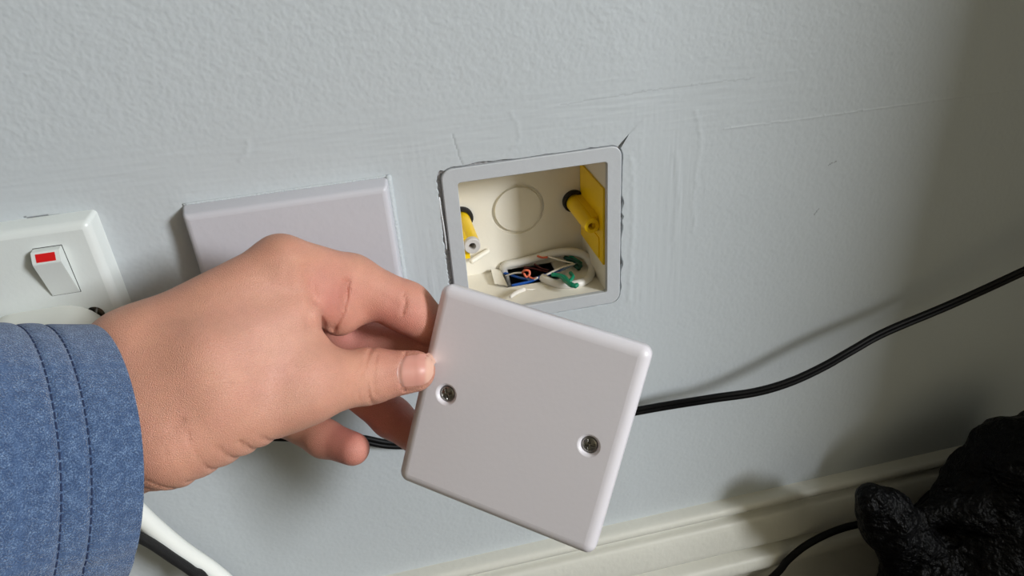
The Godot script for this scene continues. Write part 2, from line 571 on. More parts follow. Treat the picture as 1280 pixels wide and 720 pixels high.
# Surface nets over the box lo..hi in cells of size c; near(p, r) sets up the pieces within r of p and says whether the surface may pass; at(p) is the distance.
func nets(lo: Vector3, hi: Vector3, c: float, near: Callable, at: Callable, tint: Callable) -> ArrayMesh:
	const B := 8
	var nb := Vector3i(((hi - lo) / (c * B)).ceil())
	var nx := nb.x * B + 1
	var ny := nb.y * B + 1
	var nz := nb.z * B + 1
	var val := PackedFloat32Array()
	val.resize(nx * ny * nz)
	val.fill(9.0)
	var live := []
	var reach := c * B * 0.87
	for bz in nb.z:
		for by in nb.y:
			for bx in nb.x:
				var mid := lo + Vector3(bx + 0.5, by + 0.5, bz + 0.5) * c * B
				if not near.call(mid, reach):
					continue
				live.append(Vector3i(bx, by, bz))
				for k in B + 1:
					for j in B + 1:
						var row := (bx * B) + nx * ((by * B + j) + ny * (bz * B + k))
						var p := lo + Vector3(bx * B, by * B + j, bz * B + k) * c
						for i in B + 1:
							val[row + i] = at.call(p)
							p.x += c
	var vid := {}
	var verts := PackedVector3Array()
	var norms := PackedVector3Array()
	var cols := PackedColorArray()
	var o := [0, 1, nx, nx + 1, nx * ny, nx * ny + 1, nx * ny + nx, nx * ny + nx + 1]
	var f := PackedFloat32Array()
	f.resize(8)
	for b in live:
		for k in B:
			for j in B:
				for i in B:
					var x: int = b.x * B + i
					var y: int = b.y * B + j
					var z: int = b.z * B + k
					var at0 := x + nx * (y + ny * z)
					var inside := 0
					for q in 8:
						f[q] = val[at0 + o[q]]
						if f[q] < 0:
							inside += 1
					if inside == 0 or inside == 8:
						continue
					var sum := Vector3.ZERO
					var m := 0
					for e in EDGES:
						var u: float = f[e[0]]
						var v: float = f[e[1]]
						if (u < 0) != (v < 0):
							var t := u / (u - v)
							sum += CORNER[e[0]].lerp(CORNER[e[1]], t)
							m += 1
					vid[at0] = verts.size()
					verts.append((lo + (Vector3(x, y, z) + sum / m) * c))
					norms.append(Vector3(f[1] + f[3] + f[5] + f[7] - f[0] - f[2] - f[4] - f[6], f[2] + f[3] + f[6] + f[7] - f[0] - f[1] - f[4] - f[5], f[4] + f[5] + f[6] + f[7] - f[0] - f[1] - f[2] - f[3]).normalized())
	var idx := PackedInt32Array()
	var step := [1, nx, nx * ny]
	for at0 in vid:
		for a in 3:
			var u: int = step[(a + 1) % 3]
			var v: int = step[(a + 2) % 3]
			if not (vid.has(at0 - u) and vid.has(at0 - v) and vid.has(at0 - u - v)):
				continue
			var f0 := val[at0]
			var f1 := val[at0 + step[a]]
			if (f0 < 0) == (f1 < 0):
				continue
			var q := [vid[at0], vid[at0 - u], vid[at0 - u - v], vid[at0 - v]]
			if f0 >= 0:
				idx.append_array([q[0], q[1], q[2], q[0], q[2], q[3]])
			else:
				idx.append_array([q[0], q[2], q[1], q[0], q[3], q[2]])
	for i in verts.size():
		cols.append(tint.call(verts[i], norms[i]))
		verts[i] *= MM
	var arr := []
	arr.resize(Mesh.ARRAY_MAX)
	arr[Mesh.ARRAY_VERTEX] = verts
	arr[Mesh.ARRAY_NORMAL] = norms
	arr[Mesh.ARRAY_COLOR] = cols
	arr[Mesh.ARRAY_INDEX] = idx
	var am := ArrayMesh.new()
	am.add_surface_from_arrays(Mesh.PRIMITIVE_TRIANGLES, arr)
	return am
const EDGES := [[0, 1], [2, 3], [4, 5], [6, 7], [0, 2], [1, 3], [4, 6], [5, 7], [0, 4], [1, 5], [2, 6], [3, 7]]
const CORNER := [Vector3(0, 0, 0), Vector3(1, 0, 0), Vector3(0, 1, 0), Vector3(1, 1, 0), Vector3(0, 0, 1), Vector3(1, 0, 1), Vector3(0, 1, 1), Vector3(1, 1, 1)]

# ---------------------------------------------------------------- the person: hand and forearm as one skin, sleeve and nail as children
# groups of the hand's bones: 0 palm and forearm, 1 index, 2 middle, 3 ring, 4 little finger, 5 thumb
var bones := []
var near_bones := []
var near_creases := []
var creases := []
const BLEND_IN := [9.0, 4.0, 4.0, 4.0, 4.0, 4.0]
const BLEND_TO_PALM := [0.0, 4.5, 6.0, 5.0, 5.0, 8.0]
var skin_noise: FastNoiseLite

func hand_near(p: Vector3, r: float) -> bool:
	near_bones = []
	var best := 99.0
	for b in bones:
		var h: float = clampf((p - b[1]).dot(b[5]) * b[6], 0, 1)
		var d: float = (p - b[1] - b[5] * h).length() - lerpf(b[3], b[4], h)
		best = minf(best, d)
		if d < r + 12:
			near_bones.append(b)
	if best > r + 3:
		return false
	near_creases = []
	for c in creases:
		if p.distance_to(c[4]) < c[5] + r:
			near_creases.append(c)
	return absf(hand_at(p)) < r * 1.15 + 3

func hand_at(p: Vector3) -> float:
	var g := [60.0, 60.0, 60.0, 60.0, 60.0, 60.0]
	for b in near_bones:
		var q: Vector3 = p - b[1]
		var h: float = clampf(q.dot(b[5]) * b[6], 0, 1)
		var d: float = (q - b[5] * h).length() - (b[3] + (b[4] - b[3]) * h)
		var k: int = b[0]
		g[k] = smin(g[k], d, BLEND_IN[k]) if g[k] < 60 else d
	var e: float = g[0]
	for k in range(1, 6):
		if g[k] < 60:
			e = minf(e, smin(g[0], g[k], BLEND_TO_PALM[k]))
	if e < 4 and e > -4:
		for c in near_creases:
			var pts: PackedVector3Array = c[0]
			var best := 99.0
			for i in pts.size() - 1:
				var a := pts[i]
				var ab := pts[i + 1] - a
				var q := p - a
				# creases run as shallow walls in depth: distance across the view of the local frame, within reach in depth
				var t := clampf((q.x * ab.x + q.y * ab.y) / maxf(ab.x * ab.x + ab.y * ab.y, 1e-6), 0, 1)
				var dx := q.x - ab.x * t
				var dy := q.y - ab.y * t
				var dz: float = absf(q.z - ab.z * t) / c[3]
				if dz < 1:
					best = minf(best, sqrt(dx * dx + dy * dy) + 2.0 * c[1] * dz * dz * dz)
			var w: float = c[1]
			if best < w * 2.5:
				e += c[2] * exp(-best * best / (w * w))
	return e

func hand_full(p: Vector3) -> float:
	hand_near(p, 4.0)
	return hand_at(p)

var spots := []
var tan_noise: FastNoiseLite
func skin_tint(p: Vector3, _n: Vector3) -> Color:
	var c := SKIN
	for s in spots:
		var d: float = p.distance_to(s[0]) / s[1]
		if d < 2:
			c = c.lerp(s[2], s[3] * exp(-d * d * 1.4))
	var v := 1.0 + 0.08 * tan_noise.get_noise_3d(p.x, p.y, p.z) + 0.05 * tan_noise.get_noise_3d(p.x * 5, p.y * 5, p.z * 5)
	return Color(c.r * v, c.g * v * (1.0 + 0.03 * tan_noise.get_noise_3d(p.y * 2, p.x * 2, p.z)), c.b * v)
const SKIN := Color(0.735, 0.39, 0.275)

func crease(pts: Array, width: float, depth: float, reach := 14.0):
	var s := spline(pts, 4)
	var c := Vector3.ZERO
	for p in s:
		c += p
	c /= s.size()
	var r := 0.0
	for p in s:
		r = maxf(r, p.distance_to(c))
	creases.append([s, width, depth, reach, c, r + reach + width * 2.5])

func build_person():
	tan_noise = noise(41, 0.04)
	var root := thing("person", "bare left hand in a blue marl sweatshirt cuff pinching the loose blank plate", "person")
	root.transform = Transform3D(Basis(Vector3(0.97359, -0.06256, 0.21956), Vector3(0.16381, 0.8613, -0.48096), Vector3(-0.15902, 0.50423, 0.8488)), Vector3(-165.085, 7.108, 82.782) * MM)
	for b in [
		[0, Vector3(-20.98, -10.27, 10), Vector3(5.42, 10.22, 1), 20, 20.3],
		[0, Vector3(-22.25, -25.22, 8), Vector3(0.72, -12.19, -5), 21, 19],
		[0, Vector3(7.82, 13.85, 2), Vector3(46.19, 46.15, -18), 18, 10.3],
		[0, Vector3(-1.38, 7.23, -8), Vector3(43.63, 40.76, -38), 16, 10],
		[0, Vector3(-4.9, 0.46, -16), Vector3(38.17, 26.54, -56), 15, 10],
		[0, Vector3(-6.06, -7.48, -20), Vector3(28.61, 10.45, -68), 15, 9],
		[0, Vector3(16.48, -9.75, 6), Vector3(54.39, 3.32, -12), 19, 14],
		[0, Vector3(29.81, 12.91, 6), Vector3(52.64, 28.07, -16), 15, 9],
		[0, Vector3(43.73, 12.87, -8), Vector3(56.22, 17.44, -22), 9, 5],
		[0, Vector3(11.14, 0.92, 6), Vector3(28.98, 5.99, 4), 19, 17],
		[0, Vector3(13.74, -13.29, -12), Vector3(39.22, -6.12, -40), 15, 12],
		[1, Vector3(46.78, 47.02, -18), Vector3(66.22, 40.17, -44), 10.6, 11.2],
		[1, Vector3(66.22, 40.17, -44), Vector3(87.56, 30.32, -52), 11.2, 10],
		[1, Vector3(87.56, 30.32, -52), Vector3(100.25, 20.13, -57), 10, 8.2],
		[1, Vector3(48.78, 39.74, -24), Vector3(66.43, 31.77, -46), 11, 9.5],
		[1, Vector3(56.05, 35.82, -27), Vector3(62.67, 27.15, -40), 9, 8],
		[2, Vector3(43.63, 40.76, -38), Vector3(56.53, 17.84, -72), 10.5, 10],
		[2, Vector3(56.53, 17.84, -72), Vector3(80.41, 14.47, -70), 10, 9],
		[2, Vector3(80.41, 14.47, -70), Vector3(98.93, 11.14, -60), 9, 8],
		[3, Vector3(38.17, 26.54, -56), Vector3(51.71, -1.64, -88), 10.5, 9.8],
		[3, Vector3(51.71, -1.64, -88), Vector3(77.03, -20.17, -80), 9.8, 8.8],
		[3, Vector3(77.03, -20.17, -80), Vector3(91.15, -27.08, -68), 8.8, 7.8],
		[4, Vector3(28.61, 10.45, -68), Vector3(24.75, -20.85, -88), 9, 8.5],
		[4, Vector3(24.75, -20.85, -88), Vector3(46.89, -29.13, -78), 8.5, 8],
		[4, Vector3(46.89, -29.13, -78), Vector3(61.53, -32.03, -70), 8, 7.3],
		[5, Vector3(54.39, 3.32, -12), Vector3(75.88, 4.11, -34), 13, 10.3],
		[5, Vector3(75.88, 4.11, -34), Vector3(92.85, 5.63, -37), 10.3, 8.2]
	]:
		var ab: Vector3 = b[2] - b[1]
		bones.append([b[0], b[1], b[2], b[3], b[4], ab, 1.0 / maxf(ab.length_squared(), 1e-6)])
	crease([Vector3(89.82, 12.67, -32), Vector3(88.59, 9.18, -30), Vector3(88.28, 6.12, -30), Vector3(88.59, 2.75, -30), Vector3(89.52, -0.89, -32)], 0.7, 0.5, 14)
	crease([Vector3(89.82, 12.67, -32), Vector3(94.01, 12.58, -33), Vector3(97.6, 11.24, -34)], 0.6, 0.4, 12)
	crease([Vector3(89.52, -0.89, -32), Vector3(94.01, -0.72, -33), Vector3(97.29, 0.69, -34)], 0.6, 0.4, 12)
	crease([Vector3(25.8, -25.28, -5), Vector3(24.04, -18.03, 0), Vector3(24.04, -12.08, 5)], 1.6, 1.1, 22)
	crease([Vector3(32.1, -22.18, -6), Vector3(30.59, -13.66, 0), Vector3(29.51, -7.45, 4)], 1.5, 1.0, 22)
	crease([Vector3(38.65, -20.67, -8), Vector3(36.12, -12.97, -2)], 1.5, 0.9, 22)
	crease([Vector3(43.9, -19.14, -10), Vector3(41.75, -12.27, -4)], 1.3, 0.8, 22)
	crease([Vector3(49.77, -17.43, -14), Vector3(47.02, -11.76, -10)], 1.2, 0.7, 22)
	crease([Vector3(10.75, -14.2, 10), Vector3(17.99, -9.87, 12), Vector3(25.13, -5.59, 14), Vector3(28.49, -3.02, 14)], 1.0, 0.45, 18)
	crease([Vector3(6.91, -22.79, 5), Vector3(12.26, -21.45, 5), Vector3(16.15, -21.67, 3), Vector3(20.43, -26.19, -2)], 1.5, 1.4, 22)
	crease([Vector3(18.22, -29.49, -2), Vector3(13.24, -25.71, 2), Vector3(7.98, -25.47, 5)], 1.0, 0.8, 22)
	crease([Vector3(77.04, 15.16, -28), Vector3(76.73, 9.7, -25), Vector3(77.33, 2.19, -25), Vector3(77.88, -5.51, -30)], 0.9, 0.55, 16)
	crease([Vector3(79.47, 12.42, -28), Vector3(79.43, 6.69, -25), Vector3(80.08, -1.85, -28)], 0.7, 0.35, 16)
	crease([Vector3(74.72, 11.1, -26), Vector3(74.32, 5.19, -25), Vector3(74.92, -2.76, -28)], 0.7, 0.3, 16)
	crease([Vector3(87.77, 35.65, -46), Vector3(88.71, 32.46, -44), Vector3(87.42, 27.96, -44)], 0.8, 0.6, 14)
	crease([Vector3(68.06, 40.78, -40), Vector3(67.23, 34.46, -38), Vector3(65.66, 28.17, -38), Vector3(61.88, 22.51, -38)], 1.2, 1.4, 24)
	crease([Vector3(57, 45.51, -16), Vector3(58.45, 38.24, -16), Vector3(59.08, 30.04, -18), Vector3(59.13, 24.08, -20)], 1.5, 0.8, 26)
	spots.append([Vector3(33.28, 36.92, 8), 5, Color(0.36, 0.17, 0.11), 0.0])
	spots.append([Vector3(49.82, 16.56, 2), 26, Color(0.79, 0.46, 0.365), 0.5])
	spots.append([Vector3(37.5, 40.99, -2), 16, Color(0.61, 0.315, 0.21), 0.45])
	spots.append([Vector3(21.36, 36.9, 5), 18, Color(0.61, 0.315, 0.21), 0.35])
	spots.append([Vector3(46.66, 55.42, -12), 14, Color(0.61, 0.315, 0.21), 0.6])
	spots.append([Vector3(10.49, 27.75, 10), 22, Color(0.61, 0.315, 0.21), 0.3])
	spots.append([Vector3(62, 35.24, -25), 14, Color(0.71, 0.295, 0.245), 0.8])
	spots.append([Vector3(85.83, 25.3, -46), 18, Color(0.71, 0.295, 0.245), 0.8])
	spots.append([Vector3(63.37, 17.92, -60), 20, Color(0.71, 0.295, 0.245), 0.9])
	spots.append([Vector3(74.3, -18.57, -75), 24, Color(0.71, 0.295, 0.245), 1.0])
	spots.append([Vector3(58.15, -31.25, -68), 16, Color(0.71, 0.295, 0.245), 0.9])
	spots.append([Vector3(91.06, 5.89, -32), 12, Color(0.71, 0.295, 0.245), 0.5])
	spots.append([Vector3(49.17, 19.12, 0), 22, Color(0.79, 0.46, 0.365), 0.6])
	spots.append([Vector3(30.05, -21.85, 0), 16, Color(0.79, 0.46, 0.365), 0.4])

	var lo := Vector3.INF
	var hi := -Vector3.INF
	for b in bones:
		for k in 2:
			lo = lo.min(b[1 + k] - Vector3.ONE * (b[3 + k] + 5))
			hi = hi.max(b[1 + k] + Vector3.ONE * (b[3 + k] + 5))
	var skin := mat(Color(1, 1, 1), 0.5)
	skin.vertex_color_use_as_albedo = true
	skin.subsurf_scatter_enabled = true
	skin.subsurf_scatter_strength = 0.12
	relief(skin, bump_tex(44, 0.08, 512, 3), 20, 0.3)
	var spk := grey_noise(45, 0.1, 512, 512, 4)
	var sd := spk.get_data()
	var sp := PackedByteArray()
	for i in 512 * 512:
		var t := clampf((sd[i] - 128) / 128.0, -1, 1)
		sp.append_array([clampi(int(234 + 26 * t), 0, 255), clampi(int(224 + 36 * t), 0, 255), clampi(int(220 + 40 * t), 0, 255)])
	skin.albedo_texture = ImageTexture.create_from_image(Image.create_from_data(512, 512, false, Image.FORMAT_RGB8, sp))
	var t0 := Time.get_ticks_msec()
	part("hand", nets(lo, hi, CELL, hand_near, hand_at, skin_tint), skin, root)
	print("hand ", Time.get_ticks_msec() - t0)
	build_nail(root)
	build_sleeve(root)
	# fine hairs on the back of the hand and the wrist, lying towards the fingers
	var rng := RandomNumberGenerator.new()
	rng.seed = 77
	var hs := begin()
	for k in 320:
		var t := rng.randf()
		var a: Vector3 = Vector3(6.56, 26.44, 10).lerp(Vector3(35.27, 43.88, -8), t) + (Vector3(15.73, 1.53, 10) - Vector3(6.56, 26.44, 10)) * pow(rng.randf(), 1.6) + Vector3(rng.randf_range(-4, 4), rng.randf_range(-4, 4), 40)
		var path := PackedVector3Array()
		var dir := Vector3(0.9, 0.15 + rng.randf_range(-0.3, 0.3), 0).normalized()
		var bend := rng.randf_range(-0.25, 0.25)
		var len := rng.randf_range(3.0, 6.5)
		for j in 4:
			var p := a + dir * (len * j / 3.0) + Vector3(0, bend * j * j * 0.3, 0)
			for s in 40:
				var d := hand_full(p)
				p.z -= maxf(d * 0.7, 0.03)
				if d < 0.06:
					break
			p.z += 0.05 + 0.22 * j / 3.0 * 2.0
			path.append(p)
		if absf(path[0].z - path[3].z) < 4.0:
			tube(hs, path, 0.08, 4, 0.0, 0.02)
	var hair := part("arm_hair", done(hs), mat(rgb(92, 62, 44), 0.6), root, "sparse fine brown hairs")
	hair.set_meta("kind", "stuff")
const CELL := 1.0

func build_nail(root: Node3D):
	# the thumb's nail, laid onto the skin where it stands
	var o := Vector3(89.2, 6.27, -30)
	var axis := (Vector3(100.67, 7.04, -30) - o)
	var across := Vector3(89.2, 0, -30) - o
	var nu := 24
	var nv := 18
	var pts := PackedVector3Array()
	var cols := PackedColorArray()
	for i in nu + 1:
		var u := float(i) / nu
		for j in nv + 1:
			var v := float(j) / nv * 2 - 1
			# rounded outline: the fold at the root bows back, the free edge bows out
			var wide := 0.94 * pow(1.0 - pow(maxf(u - 0.5, 0) / 0.52, 2.6), 0.5) if u > 0.5 else 0.94 - 0.06 * (0.5 - u)
			var back := -0.14 * (1 - v * v) * (1 - u)
			var p: Vector3 = o + axis * (u + back) + across * v * wide + Vector3(0, 0, 14)
			for s in 60:
				var d := hand_full(p)
				p.z -= maxf(d * 0.6, 0.02)
				if d < 0.05:
					break
			var edge := maxf(absf(v), maxf(1 - u * 8, u * 6 - 5))
			p.z += 0.35 - 0.3 * clampf(edge, 0, 1)
			pts.append(p * MM)
			var tip := smoothstep(0.74, 0.86, u + 0.06 * v * v)
			var moon := 1.0 - smoothstep(0.1, 0.22, u + 0.08 * v * v)
			cols.append(Color(0.66, 0.31, 0.25).lerp(Color(0.72, 0.42, 0.32), tip).lerp(Color(0.62, 0.36, 0.29), moon * 0.6))
	var idx := PackedInt32Array()
	for i in nu:
		for j in nv:
			var a := i * (nv + 1) + j
			idx.append_array([a, a + 1, a + nv + 2, a, a + nv + 2, a + nv + 1])
	var arr := []
	arr.resize(Mesh.ARRAY_MAX)
	arr[Mesh.ARRAY_VERTEX] = pts
	arr[Mesh.ARRAY_COLOR] = cols
	arr[Mesh.ARRAY_INDEX] = idx
	var st := SurfaceTool.new()
	st.create_from_arrays(arr)
	st.generate_normals()
	var m := mat(Color(1, 1, 1), 0.42)
	m.vertex_color_use_as_albedo = true
	m.subsurf_scatter_enabled = true
	m.subsurf_scatter_strength = 0.1
	part("thumb_nail", st.commit(), m, root, "short pink thumb nail")

func build_sleeve(root: Node3D):
	var c0 := Vector3(-1.21, -14.99, 18)
	var e2 := Vector3(0.752, 0.148, 0.643).normalized()
	var e1 := (Vector3(0, 1, 0) - e2 * e2.y).normalized()
	var back := e2.cross(e1).normalized()
	var nth := 160
	var folds := noise(51, 0.022, FastNoiseLite.TYPE_SIMPLEX_SMOOTH, 2)
	var st := begin()
	var ss := []
	var s := -0.001
	while s < 40:
		ss.append(s)
		s += 0.55
	while s < 260:
		ss.append(s)
		s += 3.0
	var rings := []
	# inside of the cuff first, then round the hem, then outward along the sleeve
	for e in [[28.0, -3.0], [12.0, -2.6], [3.0, -2.4], [0.8, -2.2], [0.0, -1.5], [-0.35, -0.9]]:
		rings.append(sleeve_ring(c0, back, e1, e2, e[0], e[1], nth, folds))
	for v in ss:
		rings.append(sleeve_ring(c0, back, e1, e2, v, 0.0, nth, folds))
	st.set_smooth_group(1)
	for j in rings.size() - 1:
		for i in nth:
			var q := [[j, i], [j, i + 1], [j + 1, i + 1], [j + 1, i]]
			for k in [0, 1, 2, 0, 2, 3]:
				var jj: int = q[k][0]
				var ii: int = q[k][1]
				st.set_uv(Vector2(ii * 280.0 / nth / 56.0, (0.0 if jj < 6 else ss[min(jj - 6, ss.size() - 1)]) / 56.0))
				st.add_vertex(rings[jj][ii % nth] * MM)
	cap(st, rings[-1])
	M.fabric = mat(Color(1, 1, 1), 0.95)
	M.fabric.rim_enabled = true
	M.fabric.rim = 0.5
	M.fabric.rim_tint = 0.6
	var a := grey_noise(52, 0.16, 512, 512, 4)
	var b := grey_noise(53, 0.03, 512, 512, 3)
	var wv := grey_noise(54, 0.30, 512, 512, 2)
	var ad := a.get_data()
	var bd := b.get_data()
	var wd := wv.get_data()
	var px := PackedByteArray()
	var hx := PackedByteArray()
	for i in 512 * 512:
		var t := clampf(0.5 + (ad[i] - 128) / 260.0 + (bd[i] - 128) / 560.0 + (wd[i] - 128) / 330.0, 0, 1)
		var lo := Vector3(49, 73, 111)
		var c := lo.lerp(Vector3(130, 155, 189), t * t * 0.9 + t * 0.1)
		px.append_array([int(c.x), int(c.y), int(c.z)])
		hx.append(clampi((ad[i] + wd[i]) / 2, 0, 255))
	M.fabric.albedo_texture = ImageTexture.create_from_image(Image.create_from_data(512, 512, false, Image.FORMAT_RGB8, px))
	M.fabric.heightmap_enabled = true
	M.fabric.heightmap_texture = ImageTexture.create_from_image(Image.create_from_data(512, 512, false, Image.FORMAT_L8, hx))
	M.fabric.heightmap_scale = 0.08
	var sl := part("sleeve", done(st), M.fabric, root, "blue marl sweatshirt sleeve with twin-stitched cuff")
	# the two rows of stitching round the cuff, and the short seam across the hem
	st = begin()
	for row in [13.5, 21.0]:
		for k in 96:
			var th0: float = TAU * k / 96.0
			var path := PackedVector3Array()
			for m in 4:
				path.append(sleeve_point(c0, back, e1, e2, row, 0.15, th0 + TAU / 96.0 * 0.66 * m / 3.0, folds))
			tube(st, path, 0.28, 6)
	var thread := part("stitching", done(st), mat(rgb(34, 48, 80), 0.9), sl, "two rows of dark blue thread")
	thread.set_meta("kind", "stuff")

func sleeve_point(c0: Vector3, back: Vector3, e1: Vector3, e2: Vector3, s: float, inset: float, th: float, folds: FastNoiseLite) -> Vector3:
	var out := clampf((s - 22) / 60.0, 0, 1)
	var ra := 42.2 + 6.0 * out + inset + 0.02 * maxf(s, 0)
	var rb := 36.4 + 8.0 * out + inset + 0.02 * maxf(s, 0)
	var f := folds.get_noise_3d(cos(th) * 30, sin(th) * 30, s * 0.8) * (0.8 + 3.2 * out)
	if inset > -0.5:
		f -= 0.75 * exp(-pow((s - 13.5) / 0.8, 2)) + 0.75 * exp(-pow((s - 21) / 0.8, 2))
		f += 0.25 * exp(-pow((s - 17) / 2.6, 2)) + 0.3 * exp(-pow((s - 24) / 3.0, 2))
		f -= 0.8 * exp(-pow((th - 5.55) * 40 / 0.8, 2)) * (1.0 if s < 20 else 0.0)
	return c0 + back * s + e1 * ((ra + f) * sin(th)) + e2 * ((rb + f) * cos(th))

func sleeve_ring(c0: Vector3, back: Vector3, e1: Vector3, e2: Vector3, s: float, inset: float, n: int, folds: FastNoiseLite) -> PackedVector3Array:
	var o := PackedVector3Array()
	for k in n:
		o.append(sleeve_point(c0, back, e1, e2, s, inset, TAU * k / n, folds))
	return o

# ---------------------------------------------------------------- black plastic bag on the floor
var bag_balls := []
var bag_noise: FastNoiseLite
var bag_fine: FastNoiseLite
func bag_near(p: Vector3, r: float) -> bool:
	return absf(bag_at(p)) < r * 1.6 + 4
func bag_at(p: Vector3) -> float:
	var e := 99.0
	for b in bag_balls:
		var q: Vector3 = p - b[0]
		var ab: Vector3 = b[1] - b[0]
		var h := clampf(q.dot(ab) / maxf(ab.length_squared(), 1e-6), 0, 1)
		e = smin(e, (q - ab * h).length() - lerpf(b[2], b[3], h), b[4])
	if absf(e) < 20:
		e += bag_noise.get_noise_3d(p.x, p.y * 0.6, p.z) * 7.0 + bag_fine.get_noise_3d(p.x, p.y * 0.7, p.z) * 2.5
	return maxf(e, FLOOR + 1 - p.y)
func build_bag():
	bag_noise = noise(61, 0.011)
	bag_noise.fractal_type = FastNoiseLite.FRACTAL_RIDGED
	bag_fine = noise(62, 0.035)
	bag_fine.fractal_type = FastNoiseLite.FRACTAL_RIDGED
	bag_balls = [
		[Vector3(175, -168.2, 56), Vector3(187.5, -185.4, 58), 13, 17, 8],
		[Vector3(188.3, -189, 58), Vector3(226.9, -242.9, 62), 19, 30, 12],
		[Vector3(204.5, -186.3, 62), Vector3(246.6, -182.6, 60), 9, 25, 8],
		[Vector3(263.9, -214.9, 64), Vector3(290.6, -205.5, 75), 40, 52, 12],
		[Vector3(249.6, -242.1, 75), Vector3(297.6, -263.6, 95), 46, 76, 14],
		[Vector3(263.8, -159.9, 58), Vector3(287, -156.4, 66), 30, 38, 12],
		[Vector3(218, -263.6, 90), Vector3(294.9, -296.8, 110), 50, 80, 14]
	]
	var root := thing("plastic_bag", "crumpled black plastic bag slumped in front of the skirting board", "bag")
	var t0 := Time.get_ticks_msec()
	part("bag", nets(Vector3(120, FLOOR - 8, 14), Vector3(480, 10, 260), 2.6, bag_near, bag_at, func(_p, _n): return Color(1, 1, 1)), M.bag, root)
	print("bag ", Time.get_ticks_msec() - t0)

# ---------------------------------------------------------------- screw head with a cross or a single slot: a finely cut disc
func screw_head(r: float, dome: float, cross: bool, turn: float, slot_w: float, slot_l: float, deep: float) -> ArrayMesh:
	var st := begin()
	st.set_smooth_group(-1)
	var nr := 22
	var na := 72
	var ring := func(i: int) -> PackedVector3Array:
		var o := PackedVector3Array()
		for k in na:
			var rr := r * i / nr
			var a := TAU * k / na
			var p := Vector2(cos(a), sin(a)) * rr
			var z := dome * (1.0 - pow(rr / r, 2)) - (0.25 * pow(rr / r, 8))
			var q := p.rotated(-turn)
			var d1 := maxf(absf(q.y) - slot_w, absf(q.x) - slot_l)
			if cross:
				d1 = minf(d1, maxf(absf(q.x) - slot_w, absf(q.y) - slot_l))
			if d1 < 0.12:
				z -= deep * clampf((0.12 - d1) / 0.3, 0, 1) * (1.0 if not cross else 1.0 - 0.45 * rr / slot_l)
			o.append(Vector3(p.x, p.y, z))
		return o
	var rings := [lift(circle(r, na), -1.6)]
	for i in range(nr, 0, -1):
		rings.append(ring.call(i))
	bands(st, rings, -1)
	cap(st, rings[-1])
	return done(st)

# a flat field (x0..x1, y0..y1 at z) with round recesses: each hole is [centre, profile of (radius, z)]
func field_with_holes(st: SurfaceTool, x0: float, x1: float, y0: float, y1: float, z: float, holes: Array, patch: float):
	st.set_smooth_group(-1)
	var xs := [x0]
	for h in holes:
		xs.append_array([h[0].x - patch, h[0].x + patch])
	xs.append(x1)
	for i in xs.size() - 1:
		if i % 2 == 0:
			quad(st, Vector3(xs[i], y0, z), Vector3(xs[i], y1, z), Vector3(xs[i + 1], y1, z), Vector3(xs[i + 1], y0, z))
			continue
		var c: Vector2 = holes[i / 2][0]
		for s in [[y0, c.y - patch], [c.y + patch, y1]]:
			quad(st, Vector3(xs[i], s[0], z), Vector3(xs[i], s[1], z), Vector3(xs[i + 1], s[1], z), Vector3(xs[i + 1], s[0], z))
		var rings := []
		var sq := PackedVector3Array()
		for k in 48:
			var d := Vector2(cos(TAU * k / 48), sin(TAU * k / 48))
			d *= patch / maxf(absf(d.x), absf(d.y))
			sq.append(Vector3(c.x + d.x, c.y + d.y, z))
		rings.append(sq)
		for p in holes[i / 2][1]:
			rings.append(lift(circle(p.x, 48), z + p.y, Vector3(c.x, c.y, 0)))
		bands(st, rings, [-1, 4, 4, 4, -1, -1, -1])
		cap(st, rings[-1])

func build_held_plate():
	var root := thing("cover_plate", "loose white square blank plate held tilted between finger and thumb", "cover plate")
	root.transform = Transform3D(Basis(Vector3(0.80596, -0.1632, 0.56903), Vector3(0.35524, 0.90226, -0.24438), Vector3(-0.47353, 0.39911, 0.78516)), Vector3(-32.69, -30.1, 88.17) * MM)
	var st := begin()
	var rings := []
	# hollow back, outer side, rounded edge, then the flat face
	for p in [[4.0, -4.6, 1.0], [2.6, -5.0, 1.5], [2.2, -7.0, 1.8], [0.4, -7.0, 3.6], [0.0, -6.7, 4.0], [0.0, -3.6, 4.0], [0.2, -2.6, 3.9], [0.7, -1.7, 3.5], [1.5, -0.9, 2.9], [2.5, -0.36, 2.0], [3.5, -0.08, 1.2], [4.4, 0.0, 0.2]]:
		rings.append(lift(rrect(43 - p[0], 43 - p[0], p[2], 6), p[1]))
	bands(st, rings, [-1, -1, -1, 5, 5, 6, 6, 6, 6, 6, 6])
	cap(st, rings[0], -1, true)
	var prof := [Vector2(4.6, 0.0), Vector2(4.1, -0.16), Vector2(3.6, -0.7), Vector2(3.35, -1.25), Vector2(3.3, -2.4)]
	field_with_holes(st, -38.6, 38.6, -38.6, 38.6, 0, [[Vector2(-30.15, 0), prof], [Vector2(30.15, 0), prof]], 7.0)
	part("plate", done(st), M.plate, root)
	for k in 2:
		var s := part("screw", screw_head(3.0, 0.5, true, [0.5, 0.2][k], 0.45, 2.2, 1.1), M.screw, root, "metal cross-head screw")
		s.position = Vector3([-30.15, 30.15][k], 0, -1.25) * MM

